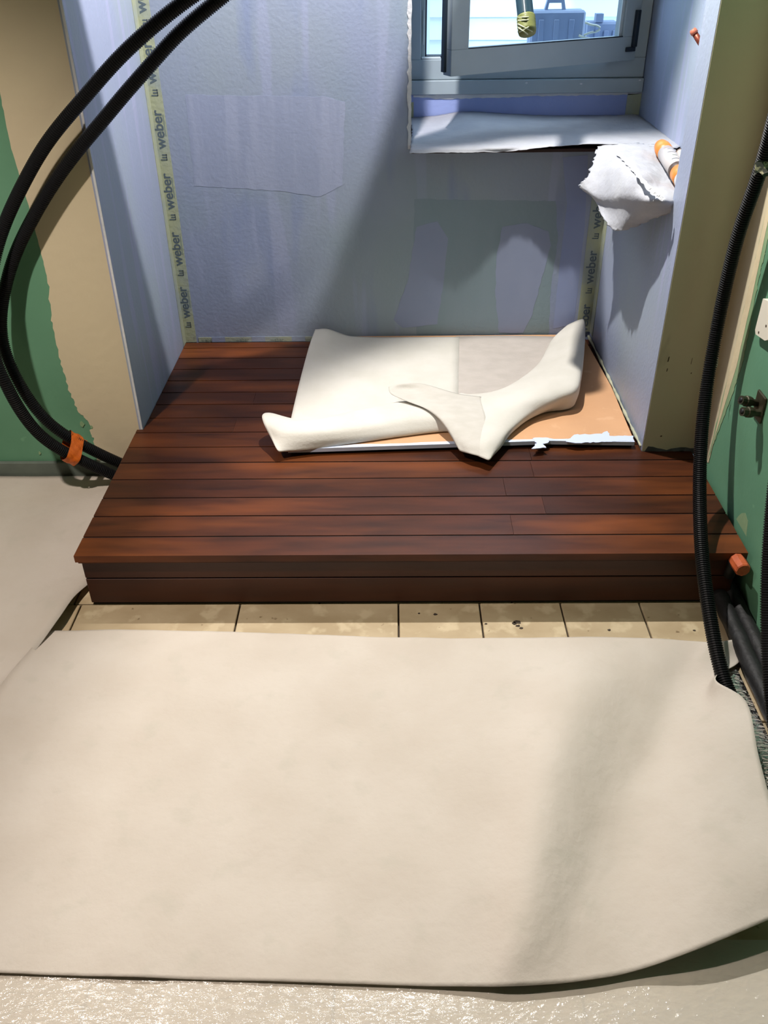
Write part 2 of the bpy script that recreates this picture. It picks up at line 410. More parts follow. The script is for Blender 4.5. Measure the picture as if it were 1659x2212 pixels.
for z in zz: v.append((.052 - rr.uniform(.003, .010), YB-.0005, z))
for z in zz[::-1]: v.append((.0565 + rr.uniform(-.001, .002), YB-.0005, z))
prism('corner_bead', v, (0, -.0018, 0), M['white_filler'], parent=wbk)
# fresh white/green filler line under the window frame
o = ragged([at(x, y, Y=3.56) for x, y in ((893, 206), (1000, 203), (1100, 201), (1200, 200), (1300, 199), (1392, 196), (1392, 203), (1300, 205), (1180, 207), (1060, 211), (960, 214), (893, 210))], .015, .002, 4)
prism('filler_line', flat(o, 1, 3.5605), (0, -.003, 0), M['white_filler'], parent=up)

# sealing tape in the corners, with its printed lettering
TXT = {}
def text(body, loc, size, xdir, updir, m, parent):
    if (body, size, m.name) not in TXT:
        cu = bpy.data.curves.new('lettering', 'FONT'); cu.body = body; cu.size = size; cu.extrude = .0002; cu.offset = .0008 if size > .03 else 0
        tmp = bpy.data.objects.new('lettering', cu); C.objects.link(tmp)
        bpy.context.view_layer.update()
        me = bpy.data.meshes.new_from_object(tmp.evaluated_get(bpy.context.evaluated_depsgraph_get()))
        me.materials.clear(); me.materials.append(m)
        bpy.data.objects.remove(tmp); bpy.data.curves.remove(cu); TXT[(body, size, m.name)] = me
    o = bpy.data.objects.new('lettering', TXT[(body, size, m.name)])
    x = Vector(xdir).normalized(); y = Vector(updir).normalized(); z = x.cross(y)
    mm = Matrix((x, y, z)).transposed().to_4x4(); mm.translation = Vector(loc); o.matrix_world = mm
    link(o, parent=parent); return o
def markbars(loc, s, parent):                    # the small stepped emblem printed between the words
    x, z = loc
    V, F = [], []
    for i, (a, bq) in enumerate(((0, 1), (.0, .72), (0, .72))):
        z0 = z + i * s * .36
        for p in ((x - s*bq, z0), (x - s*a, z0), (x - s*a, z0 + s*.16), (x - s*bq, z0 + s*.16)): V.append((p[0], YB-.0032, p[1]))
        F.append((4*i, 4*i+1, 4*i+2, 4*i+3))
    x0 = x
    V += [(x0 - s*.12, YB-.0032, z), (x0, YB-.0032, z), (x0, YB-.0032, z+s*.9), (x0 - s*.12, YB-.0032, z+s*.9)]; F.append((12, 13, 14, 15))
    mesh('printed_mark', V, F, M['print'], parent=parent)
tp = box('sealing_tape', (XL+.0005, YB-.0025, ZD+.001), (XL+.042, YB-.0005, 2.3), M['tape'])
link(tp, 'yellow-green printed sealing tape up the left rear corner of the blue alcove', 'tape')
box('tape_flap', (XL+.0002, YB-.045, ZD+.001), (XL+.0022, YB-.0005, 2.3), M['tape'], parent=tp)
zt = at(338, 238, Y=YB).z - .118
for i in range(-5, 4):
    z = zt + i * .196
    if z < ZD + .02: continue
    text('weber', (XL+.031, YB-.0028, z), .046, (0, 0, 1), (-1, 0, 0), M['print'], tp)
    markbars((XL+.030, z - .036), .022, tp)
    box('fine_print', (XL+.0345, YB-.003, z+.04), (XL+.0375, YB-.0024, z+.105), M['print_faint'], parent=tp)
tp = box('sealing_tape', (XR-.052, YB-.0025, ZD+.03), (XR-.0005, YB-.0005, .832), M['tape'])
link(tp, 'yellow-green printed sealing tape in the right rear corner under the torn paper', 'tape')
box('tape_flap', (XR-.0022, YB-.05, ZD+.03), (XR-.0002, YB-.0005, .832), M['tape'], parent=tp)
zt = at(1283, 612, Y=YB).z
for i in range(-1, 2):
    z = zt + i * .196
    text('weber', (XR-.012, YB-.0028, z), .046, (0, 0, 1), (-1, 0, 0), M['print'], tp)
    markbars((XR-.013, z - .036), .022, tp)
tp = box('sealing_tape', (XL+.05, YB-.002, ZD+.001), (-.24, YB-.0004, ZD+.019), M['tape'])
link(tp, 'short low strip of printed tape along the foot of the rear wall, partly painted over', 'tape')
for i in range(4): text('weber', (XL+.06+i*.13, YB-.0024, ZD+.003), .019, (1, 0, 0), (0, 0, 1), M['print_faint'], tp)
for i in range(3): box('paint_patch', (XL+.10+i*.15, YB-.0028, ZD+.001), (XL+.15+i*.15, YB-.0015, ZD+.020), M['blue'], parent=tp)
tp = box('sealing_tape', (.868, 3.5575, .850), (.9195, 3.5595, .925), M['tape'])
link(tp, 'scrap of green sealing tape on the right end of the upstand below the window', 'tape')
tp = box('sealing_tape', (.057, 3.5575, .845), (.075, 3.5595, .905), M['tape'])
link(tp, 'scrap of green sealing tape on the left end of the upstand below the window', 'tape')

# ------------------------------------------------------------------ floor tiles
TS = .4085
ex = [at(x, 1314, Z=0).x for x in (172, 517, 861, 1037, 1213, 1385)]
edges_front = [-2.0, ex[0]-3*TS+.18, ex[0]-2*TS, ex[0]-TS] + ex + [ex[5]+.205+.02]
rows = []
y = 1.722
YT = 1.7465
rows_y = [(YT-TS, YT), (YT-2*TS, YT-TS), (YT-3*TS, YT-2*TS), (YT-4*TS, YT-3*TS), (YT, YT+TS), (YT+TS, 2.39)]
tm = {}
for ri, (y0, y1) in enumerate(rows_y):
    xs = edges_front if ri == 0 else [(-2.0 + (ri*.13) % .3) + TS*i for i in range(7)] + [.882]
    if ri == 4: xs = [-1.95, -1.62, -1.21, ex[0]-.02, -.2, .3, .882]
    for x0, x1 in zip(xs, xs[1:]):
        if x1 - x0 < .05: continue
        x1 = min(x1, .882)
        box('tile', (x0+.0022, y0+.0022, -.012), (x1-.0022, y1-.0022, random.uniform(-.0004, .0004)), M['tile'], bevel=.0015, parent=fl)
# pits and one crack in the stone
for (px, py, s) in ((1117, 1344, .010), (1119, 1352, .006), (1111, 1347, .007), (940, 1327, .005), (1050, 1348, .004), (1316, 1361, .005), (1500, 1362, .004), (905, 1325, .003), (1126, 1357, .005)):
    p = at(px, py, Z=0); poly = [p + Vector((math.cos(a)*s*rr.uniform(.7, 1.3), math.sin(a)*s*rr.uniform(.5, .9), 0)) for a in np.linspace(0, 6.28, 8)[:-1]]
    prism('stone_pit', flat(poly, 2, -.001), (0, 0, .0018), M['grout'], parent=fl)

# ------------------------------------------------------------------ deck
YF = 1.735
DXL, DXR = -.803, .868
deck = empty('deck_platform', (0, YF, 0), 'low step platform of dark red hardwood planks filling the alcove and jutting in front', 'platform')
ys = [1.735, 1.816, 1.909, 1.998, 2.094, 2.186, 2.277, 2.368, 2.464, 2.557, 2.645, 2.736, 2.829, 2.922, 3.013, 3.066]
joints = {1: 1105, 2: 1175, 3: 1090, 5: 1145, 4: 1150, 7: 508, 9: 550}
jy = {1: 1130, 2: 1092, 3: 1052, 4: 1015, 5: 980, 7: 916, 9: 858}
for i in range(len(ys)-1):
    y0, y1 = ys[i] + (.0 if i == 0 else .0026), ys[i+1] - .0026
    xa = DXL if y0 < 2.39 else XL+.002
    xb = DXR if y0 < 2.2 else XR-.002
    if i == 5: xb = DXR; 
    if i == 5: y1 = min(y1, 2.234+.04)
    cuts = [xa, xb]
    if i: box('joint_strip', (xa+.001, ys[i]-.0026, ZD-.019), (xb-.001 if i != 6 else XR-.002, ys[i]+.0026, ZD-.0022), M['black'], parent=deck)
    if i in joints: cuts.insert(1, at(joints[i], jy[i], Z=ZD).x)
    for x0, x1 in zip(cuts, cuts[1:]):
        if i == 5 and x1 > XR-.01:                       # the plank is notched round the corner plaster
            v = [(x0+.0005, y0), (x1, y0), (x1, 2.234), (XR-.002, 2.234), (XR-.002, y1), (x0+.0005, y1)]
            prism('plank', [(a, bq, ZD-.02) for a, bq in v], (0, 0, .02), M['wood'], parent=deck)
        elif i == 7 and x0 < -.79:
            v = [(x0, y0), (x1, y0), (x1, y1), (XL+.002, y1), (XL+.002, 2.388), (x0, 2.388)]
            prism('plank', [(a, bq, ZD-.02) for a, bq in v], (0, 0, .02), M['wood'], parent=deck)
        else:
            box('plank', (x0+(.0004 if x0 != xa else 0), y0, ZD-.02), (x1-(.0004 if x1 != xb else 0), y1, ZD+random.uniform(-.0003, .0003)), M['wood'], parent=deck)
FX0, FX1 = -.792, .853
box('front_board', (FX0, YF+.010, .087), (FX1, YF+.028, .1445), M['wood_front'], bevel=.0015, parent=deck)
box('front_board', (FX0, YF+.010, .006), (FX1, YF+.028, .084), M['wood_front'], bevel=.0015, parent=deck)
box('nosing_lath', (FX0-.006, YF+.004, .138), (FX1+.006, YF+.03, .1445), M['wood'], bevel=.0010, parent=deck)
box('side_board', (FX0, YF+.029, .006), (FX0+.018, 2.37, .1445), M['wood'], bevel=.001, parent=deck)
box('side_board', (FX1-.018, YF+.029, .006), (FX1, 2.22, .1445), M['wood'], bevel=.001, parent=deck)
box('base_frame', (FX0+.02, YF+.03, 0), (FX1-.02, 2.22, .1445), M['wood_dark'], parent=deck)
box('plinth_seal', (FX0+.004, YF+.013, -.0), (FX1-.004, YF+.026, .006), M['black'], parent=deck)

# ------------------------------------------------------------------ board lying on the deck
zb = ZD + .022
def B(x, y, h=0): return at(x, y, Z=zb + h)
fL, fR = B(622, 971), B(1371, 955)
bd = empty('tan_panel', (.2, 2.6, ZD), 'tan panel with pale blue paint smears lying on the deck in the alcove', 'panel')
out = [(-.298, 3.06), (.695, 3.06), (.712, 2.62), (fR.x, fR.y), (.45, 2.262), (fL.x, fL.y)]
prism('sheet_face', [(x, y, zb-.010) for x, y in out], (0, 0, .010), M['board'], parent=bd)
prism('backing_foam', [(x*1.0+(.006 if x < 0 else -.004), y+.012 if y < 2.5 else y-.002, ZD+.0004) for x, y in out], (0, 0, .0112), M['black'], parent=bd)
fr = [Vector((fL.x, fL.y, 0)), Vector((.45, 2.262, 0)), Vector((fR.x, fR.y, 0))]
def edgep(t): return fr[0].lerp(fr[1], t*1.0) if t <= 1 else fr[1].lerp(fr[2], t-1)
ep = [edgep(t) for t in np.linspace(0, 2, 40)]
o = [p + Vector((0, -.001, 0)) for p in ep] + [p + Vector((0, .010 + random.uniform(0, .006) + (.02 if p.x > .58 else 0), 0)) for p in ep[::-1]]
prism('painted_edge', [(p.x, p.y, zb-.011) for p in o], (0, 0, .0122), M['board_edge'], parent=bd)
def smear(pts, seed):
    o = ragged(flat([B(x, y) for x, y in pts], 2, zb), .008, .003, seed)
    prism('paint_smear', flat(o, 2, zb-.0005), (0, 0, .0022), M['smear'], parent=bd)
smear([(1150, 948), (1165, 946), (1186, 947), (1186, 955), (1172, 960), (1180, 968), (1148, 970), (1160, 958)], 1)
smear([(1222, 955), (1240, 940), (1300, 938), (1312, 932), (1318, 944), (1368, 942), (1369, 953), (1300, 955), (1250, 958)], 2)
# sealant and plaster crumbs in the joint beside the panel
lj = [Vector((.716, 3.05, ZD+.02)), Vector((.719, 2.8, ZD+.018)), Vector((.718, 2.6, ZD+.02)), Vector((.720, 2.42, ZD+.014)), Vector((.7215, 2.245, ZD+.012))]
sb = tube('sealant_bead', lj, lambda t: .0042+.0015*math.sin(t*37)+.001*math.sin(t*91), mat('sealant', 'B8B69C', .7, '9AA08C', 30), seg=8, k=10)
link(sb, 'thin cream bead of sealant along the foot of the right alcove wall', 'sealant')

# ------------------------------------------------------------------ folded felt on the panel
def P(x, y, h): return tuple(at(x, y, Z=zb + .0025 + h))
g_flat = [
    [P(681, 712, .040), P(706, 711, .040), P(735, 720, .018), P(765, 727, .004), P(850, 729, .001), P(992, 728, .001)],
    [P(669, 745, .024), P(705, 744, .022), P(735, 746, .010), P(770, 748, .003), P(850, 750, .001), P(992, 750, .001)],
    [P(655, 795, .008), P(700, 795, .006), P(735, 796, .003), P(775, 796, .002), P(855, 796, .001), P(991, 796, .001)],
    [P(640, 855, .003), P(690, 850, .002), P(735, 845, .001), P(780, 843, .001), P(860, 843, .001), P(990, 843, .001)],
    [P(624, 925, .003), P(680, 925, .001), P(735, 920, .001), P(780, 915, .001), P(860, 905, .001), P(988, 895, .001)]]
g_thin = [
    [P(985, 727, 0), P(1050, 726, 0), P(1120, 726, 0), P(1180, 727, 0), P(1235, 730, 0)],
    [P(985, 790, 0), P(1050, 790, 0), P(1120, 790, 0), P(1170, 790, 0), P(1225, 790, 0)],
    [P(985, 870, 0), P(1050, 870, 0), P(1110, 870, 0), P(1160, 860, 0), P(1200, 850, 0)]]
# front-left roll: from its open left end to the middle
def roll(cols, close=True):
    """cols: list of rings, each a list of points (x, y, h)"""
    return [[P(*p) for p in c] for c in cols]
g_roll_l = roll([
    [(632, 905, .012), (612, 900, .022), (582, 892, .048), (567, 897, .058), (570, 915, .050), (585, 945, .028), (600, 973, .011), (612, 975, -.004)],
    [(660, 912, .004), (645, 908, .016), (625, 905, .040), (615, 912, .052), (615, 930, .048), (618, 950, .030), (622, 970, .008), (640, 974, -.002)],
    [(720, 912, .004), (708, 908, .018), (695, 904, .036), (690, 912, .046), (690, 930, .044), (692, 948, .026), (697, 962, .006), (715, 964, -.001)],
    [(790, 900, .004), (785, 892, .018), (780, 884, .034), (780, 895, .044), (782, 918, .042), (785, 938, .024), (790, 952, .005), (800, 952, -.001)],
    [(870, 890, .004), (868, 876, .020), (866, 869, .036), (868, 880, .046), (872, 903, .042), (876, 926, .022), (880, 940, .004), (886, 938, -.001)],
    [(935, 905, .004), (925, 888, .020), (918, 872, .036), (922, 884, .044), (930, 902, .038), (942, 920, .020), (950, 932, .004), (955, 930, -.001)],
    [(1000, 930, .003), (990, 915, .012), (980, 898, .026), (985, 908, .030), (990, 918, .022), (996, 926, .012), (1000, 932, .003), (1004, 932, -.001)]])
# right roll: from the rear right corner down to the front tip
g_roll_r = roll([
    [(1240, 722, .000), (1218, 722, .010), (1222, 706, .040), (1240, 696, .062), (1258, 690, .078), (1263, 697, .074), (1264, 722, .050), (1262, 745, .020)],
    [(1215, 760, .000), (1190, 762, .010), (1192, 735, .040), (1215, 732, .062), (1245, 732, .080), (1260, 738, .078), (1261, 765, .052), (1256, 790, .018)],
    [(1185, 815, .000), (1160, 812, .010), (1168, 780, .034), (1198, 775, .062), (1235, 780, .084), (1254, 790, .080), (1255, 820, .052), (1246, 848, .016)],
    [(1155, 858, .000), (1115, 838, .010), (1130, 815, .036), (1170, 812, .066), (1215, 815, .085), (1244, 835, .078), (1243, 860, .040), (1234, 880, .006)],
    [(1120, 880, .002), (1065, 852, .012), (1085, 842, .034), (1125, 845, .060), (1165, 850, .070), (1200, 862, .056), (1198, 878, .024), (1175, 891, .002)],
    [(1090, 910, .002), (1020, 855, .014), (1030, 860, .030), (1070, 870, .048), (1110, 880, .054), (1145, 888, .040), (1148, 900, .018), (1135, 910, .001)],
    [(1060, 940, .001), (990, 858, .016), (1000, 880, .030), (1035, 905, .040), (1070, 918, .042), (1100, 925, .032), (1106, 932, .014), (1100, 940, .000)],
    [(1045, 965, .000), (985, 940, .012), (1005, 945, .022), (1028, 952, .028), (1050, 958, .030), (1072, 960, .022), (1082, 964, .008), (1078, 970, .000)],
    [(1045, 985, -.002), (1000, 976, .000), (1015, 978, .006), (1030, 984, .008), (1044, 990, .008), (1056, 994, .006), (1060, 990, .002), (1062, 986, -.003)]])
g_flap = [
    [P(839, 837, .058), P(868, 829, .062), P(915, 830, .058), P(985, 850, .040), P(1040, 858, .032)],
    [P(846, 852, .054), P(880, 845, .046), P(930, 850, .050), P(990, 868, .046), P(1045, 876, .040)],
    [P(884, 869, .054), P(910, 868, .053), P(950, 880, .054), P(1000, 893, .047), P(1050, 900, .043)],
    [P(925, 886, .051), P(945, 896, .052), P(970, 910, .049), P(1010, 922, .042), P(1052, 926, .037)],
    [P(958, 916, .038), P(970, 930, .036), P(986, 944, .030), P(1015, 956, .027), P(1050, 960, .028)],
    [P(992, 970, .006), P(994, 974, .006), P(1002, 977, .006), P(1020, 982, .009), P(1045, 988, .008)]]
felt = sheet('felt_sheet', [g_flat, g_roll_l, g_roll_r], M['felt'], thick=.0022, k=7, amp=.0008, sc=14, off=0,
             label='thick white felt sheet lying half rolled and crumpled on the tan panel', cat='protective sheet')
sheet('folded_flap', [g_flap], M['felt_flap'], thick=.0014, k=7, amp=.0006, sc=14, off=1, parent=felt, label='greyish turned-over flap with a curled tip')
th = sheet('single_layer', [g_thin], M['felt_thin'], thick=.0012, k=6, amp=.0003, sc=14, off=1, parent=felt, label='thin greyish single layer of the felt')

# ------------------------------------------------------------------ sheets on the floor
def G(x, y, h): return tuple(at(x, y, Z=h + .0045))
g_floor = [
    [G(100, 1363, 0.0120), G(330, 1362, 0.0040), G(620, 1370, 0.0040), G(900, 1379, 0.0040), G(1120, 1378, 0.0052), G(1280, 1377, 0.0123), G(1410, 1380, 0.0086), G(1500, 1386, 0.0110), G(1540, 1388, 0.0220), G(1592, 1382, 0.0200)],
    [G(60, 1410, 0.0160), G(320, 1405, 0.0060), G(610, 1410, 0.0040), G(900, 1415, 0.0050), G(1110, 1418, 0.0104), G(1260, 1415, 0.0271), G(1400, 1420, 0.0158), G(1480, 1425, 0.0044), G(1530, 1430, 0.0100), G(1597, 1430, 0.0040)],
    [G(10, 1470, 0.0200), G(300, 1460, 0.0080), G(600, 1465, 0.0040), G(890, 1470, 0.0050), G(1100, 1475, 0.0182), G(1240, 1475, 0.0492), G(1380, 1480, 0.0216), G(1460, 1488, 0.0044), G(1520, 1500, 0.0220), G(1546, 1466, 0.0620)],
    [G(-60, 1580, 0.0100), G(280, 1570, 0.0040), G(590, 1570, 0.0040), G(870, 1580, 0.0060), G(1080, 1585, 0.0286), G(1210, 1585, 0.0590), G(1350, 1590, 0.0187), G(1440, 1590, 0.0066), G(1540, 1570, 0.0520), G(1612, 1516, 0.0780)],
    [G(-120, 1700, 0.0040), G(250, 1700, 0.0040), G(570, 1700, 0.0040), G(850, 1705, 0.0060), G(1060, 1710, 0.0286), G(1180, 1710, 0.0566), G(1320, 1720, 0.0144), G(1410, 1700, 0.0143), G(1540, 1670, 0.0600), G(1640, 1640, 0.0800)],
    [G(-200, 1880, 0.0030), G(220, 1880, 0.0030), G(560, 1880, 0.0030), G(850, 1890, 0.0060), G(1040, 1890, 0.0234), G(1150, 1890, 0.0517), G(1280, 1890, 0.0144), G(1380, 1870, 0.0165), G(1530, 1820, 0.0550), G(1675, 1770, 0.0750)],
    [G(-250, 2020, 0.0030), G(200, 2030, 0.0030), G(550, 2035, 0.0030), G(840, 2040, 0.0060), G(1030, 2035, 0.0182), G(1130, 2020, 0.0418), G(1250, 2010, 0.0187), G(1370, 1990, 0.0187), G(1530, 1930, 0.0550), G(1700, 1870, 0.0750)],
    [G(-260, 2092, 0.0030), G(180, 2108, 0.0030), G(540, 2119, 0.0030), G(840, 2128, 0.0050), G(1010, 2131, 0.0104), G(1110, 2130, 0.0172), G(1250, 2120, 0.0144), G(1370, 2098, 0.0165), G(1520, 2045, 0.0450), G(1710, 1966, 0.0600)]]
sheet('floor_cover_sheet', [g_floor], M['floor_felt'], thick=.0018, k=10, amp=.0026, sc=8, floor=.0042, off=1,
      label='large off-white fleece sheet spread over the floor in front of the deck', cat='protective sheet')
wg = []
for yy in np.linspace(1.38, 2.372, 12):
    row = []
    for xx in np.linspace(0, 1, 8):
        xr_ = -.812 if yy > 1.82 else np.interp(yy, [1.38, 1.62, 1.72, 1.82], [-.93, -.845, -.835, -.822])
        x = -1.95 + (xr_ + 1.95) * xx
        h = .0045 + .004 * (noise.noise(Vector((x*4, yy*4, 0))) + .5) + (.028 * max(0, (xx-.86)/.14) * max(0, 1-abs(yy-1.68)/.2))
        row.append((x, yy, max(h, .0035)))
    wg.append(row)
sheet('floor_cover_sheet', [wg], M['floor_felt'], thick=.0015, k=5, amp=.0012, sc=6, off=1, floor=.0032,
      label='off-white fleece sheet on the floor left of the deck, its edge curling up', cat='protective sheet')
# plastic films
def film(name, x0, x1, y0, y1, z0, label, seed, sx=60):
    nx, ny = int((x1-x0)*110), int((y1-y0)*110); V, F = [], []
    for j in range(ny+1):
        for i in range(nx+1):
            x = x0 + (x1-x0)*i/nx; y_ = y0 + (y1-y0)*j/ny
            q = Vector((x*30+seed, y_*55, seed)); h = .0010*abs(noise.noise(q)) + .0006*abs(noise.noise(q*2.7)) + .0012*noise.noise(q*.2)
            V.append((x, y_, z0 + max(h, 0)))
    for j in range(ny):
        for i in range(nx): F.append((j*(nx+1)+i, j*(nx+1)+i+1, (j+1)*(nx+1)+i+1, (j+1)*(nx+1)+i))
    return mesh(name, V, F, M['plastic'], smooth=True, label=label, cat='plastic film')
film('plastic_film', -1.0, -.37, .45, .84, .0008, 'shiny crinkled clear plastic film on the floor at the bottom left corner', 1)
film('plastic_film', -.385, .80, .45, .84, .0028, 'shiny crinkled clear plastic film below the front edge of the big fleece sheet', 5)
film('plastic_film', .60, .80, 1.05, 1.50, .0008, 'small strip of shiny crinkled film beside the raised right corner of the fleece', 9)

# ------------------------------------------------------------------ ledge: board, papers, cartridge
lb = box('trim_1', (.057, 3.010, .8375), (.919, 3.559, .8475), M['wood_dark'], bevel=.001, **st)
box('side_board', (.700, 2.345, .8375), (.919, 3.0095, .8475), M['wood_dark'], bevel=.001, parent=lb)
def Z(x, y, z): return tuple(at(x, y, Z=z))
def ZY(x, y, yy): return tuple(at(x, y, Y=yy))
g1 = [
    [(.061, 3.556, .853), (.16, 3.556, .858), (.26, 3.554, .872), (.40, 3.554, .864), (.56, 3.556, .855), (.75, 3.556, .853), (.914, 3.556, .854)],
    [Z(890, 284, .851), Z(960, 280, .853), Z(1020, 277, .862), Z(1100, 279, .860), Z(1200, 283, .853), Z(1310, 282, .853), Z(1424, 280, .853)],
    [Z(888, 306, .851), Z(960, 306, .853), Z(1020, 304, .855), Z(1100, 299, .860), Z(1200, 297, .862), Z(1320, 301, .857), Z(1462, 304, .853)],
    [ZY(887, 320, 3.01), ZY(960, 319, 2.99), ZY(1020, 318, 3.00), ZY(1100, 316, 3.01), Z(1190, 310, .858), Z(1310, 307, .859), Z(1476, 313, .853)],
    [ZY(886, 331, 2.975), ZY(960, 330, 2.962), ZY(1020, 329, 2.978), ZY(1100, 327, 2.998), ZY(1180, 318, 2.970), ZY(1290, 311, 2.995), Z(1462, 320, .855)]]
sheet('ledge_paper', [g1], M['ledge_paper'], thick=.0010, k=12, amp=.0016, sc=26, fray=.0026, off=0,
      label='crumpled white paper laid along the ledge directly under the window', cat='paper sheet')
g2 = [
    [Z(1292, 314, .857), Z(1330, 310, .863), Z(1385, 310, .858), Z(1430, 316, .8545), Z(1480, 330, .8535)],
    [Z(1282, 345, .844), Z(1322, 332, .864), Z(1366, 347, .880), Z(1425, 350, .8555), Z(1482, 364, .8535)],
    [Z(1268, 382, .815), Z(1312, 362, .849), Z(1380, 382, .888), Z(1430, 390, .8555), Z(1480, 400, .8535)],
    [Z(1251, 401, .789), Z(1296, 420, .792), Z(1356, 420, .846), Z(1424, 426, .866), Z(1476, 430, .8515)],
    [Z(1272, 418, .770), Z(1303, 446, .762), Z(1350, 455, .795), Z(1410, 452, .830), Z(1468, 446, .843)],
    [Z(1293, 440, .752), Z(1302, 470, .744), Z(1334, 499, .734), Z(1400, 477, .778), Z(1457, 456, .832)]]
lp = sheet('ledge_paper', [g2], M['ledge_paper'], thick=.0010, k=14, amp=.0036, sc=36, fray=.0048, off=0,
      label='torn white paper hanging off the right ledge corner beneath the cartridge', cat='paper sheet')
rid = [Z(1332, 327, .874), Z(1358, 352, .889), Z(1385, 384, .896), Z(1412, 412, .884), Z(1436, 432, .868)]
V, F = [], []
R_ = catmull(rid, 14)
for i, p in enumerate(R_):
    wd = .002 + .003*abs(math.sin(i*.55)) + random.uniform(0, .003)
    V += [tuple(p + np.array([-wd*1.3, -wd*.5, -.002])), tuple(p + np.array([0, 0, .003])), tuple(p + np.array([wd, wd*.4, -.001]))]
for i in range(len(R_)-1):
    F += [(3*i, 3*i+1, 3*i+4, 3*i+3), (3*i+1, 3*i+2, 3*i+5, 3*i+4)]
mesh('torn_fold', V, F, M['torn'], parent=lp, label='bright ragged tear line')

# sealant cartridge
rc = .0245
a = at(1432, 322, Z=.857+rc); bq = at(1500, 425, Z=.857+rc)
dv = (bq-a).normalized(); L_ = (bq-a).length
ct = empty('sealant_cartridge', a, 'white sealant cartridge with orange cap lying on the right ledge against the niche wall', 'cartridge')
def seg_(name, t0, t1, prof, m): return lathe(name, a + dv*t0*L_, a + dv*t1*L_, prof, m, seg=28, parent=ct)
seg_('end_cap', -.10, .12, [(0, rc*.55), (.15, rc*.85), (.45, rc), (1, rc)], M['cap_orange'])
lab = seg_('label', .12, .50, [(0, rc*.99), (1, rc*.99)], M['label'])
seg_('ring', .50, .56, [(0, rc*1.02), (1, rc*1.02)], M['brown'])
seg_('orange_band', .56, .69, [(0, rc*1.01), (1, rc*1.01)], M['cap_orange'])
seg_('body', .69, min(1.25, (2.352 + rc*.7 - a.y) / (dv.y*L_)), [(0, rc*.99), (1, rc*.99)], M['cart'])
side = dv.cross(Vector((0, 0, 1))).normalized(); upv = side.cross(dv).normalized()
if upv.z < 0: upv = -upv
for (t, s, ln, wd, mm) in ((.20, -.1, .018, .0022, 'print'), (.27, .05, .022, .003, 'print'), (.34, -.1, .014, .006, 'print_faint'), (.42, .1, .020, .005, 'print'), (.16, .2, .02, .002, 'cap_orange')):
    V = []
    for q in np.linspace(-1, 1, 7):
        an = (s + q * ln / rc * .5)
        for e in (0, wd): V.append(a + dv*(t*L_+e) + (upv*math.cos(an) + side*math.sin(an)) * rc*1.012)
    mesh('printed_line', V, [(2*i, 2*i+1, 2*i+3, 2*i+2) for i in range(6)], M[mm], parent=ct)
a2 = at(1470, 334, Z=.857+.017); b2 = a2 + dv*.10
c2 = empty('small_cartridge', a2, 'small dark-ended tube half hidden behind the orange-capped cartridge', 'cartridge')
lathe('tube_body', a2, b2, [(0, .0165), (1, .0165)], M['cart'], parent=c2)
lathe('dark_rim', a2 - dv*.004, a2 + dv*.004, [(0, .0175), (1, .0175)], M['brown'], parent=c2)
lathe('end_disc', a2 - dv*.006, a2 - dv*.0035, [(0, .012), (1, .012)], M['label'], parent=c2)

# copper stub out of the niche wall
p0 = at(1531, 122, X=.921); p1 = at(1497, 66, X=.87)
cp = empty('pipe_stub', p0, 'reddish copper pipe stub sticking out of the niche wall at upper right', 'pipe')
lathe('pipe', p0, p1, [(0, .0085), (1, .0085)], M['copper'], parent=cp)
lathe('cap', p1.lerp(p0, .12), p1 - (p0-p1).normalized()*.004, [(0, .0105), (.6, .0105), (1, .008)], mat('salmon_cap', 'B86A52', .5), parent=cp)

# ------------------------------------------------------------------ window
WX0, WX1 = .058, .918
win = empty('window_1', (.49, 3.62, .93), None, None); win['kind'] = 'structure'
def fr_box(nm, a, b, m='alu', bev=.002, par=win): return box(nm, a, b, M[m], bevel=bev, parent=par)
fr_box('sill_profile', (WX0, 3.545, .931), (WX1, 3.66, .978))
fr_box('frame_bottom', (WX0, 3.565, .979), (WX1, 3.66, 1.045))
fr_box('frame_left', (WX0, 3.565, 1.045), (WX0+.042, 3.66, 2.05))
fr_box('frame_left_step', (WX0+.042, 3.600, 1.045), (WX0+.058, 3.66, 2.05))
fr_box('frame_right', (WX1-.055, 3.565, 1.045), (WX1, 3.66, 2.05))
fr_box('frame_top', (WX0+.06, 3.565, 2.0), (WX1-.06, 3.66, 2.05))
fr_box('gasket', (WX0+.058, 3.61, 1.045), (WX0+.064, 3.655, 2.0), 'gasket', 0)
fr_box('gasket', (WX0+.058, 3.61, 1.0455), (WX1-.06, 3.655, 1.053), 'gasket', 0)
fr_box('strike_plate', (WX0+.046, 3.570, 1.0455), (WX0+.115, 3.592, 1.052), 'alu_light', .001)
box('pane_rail', (WX0+.05, 3.595, 1.09), (WX0+.056, 3.602, 1.20), M['alu_light'], parent=win)
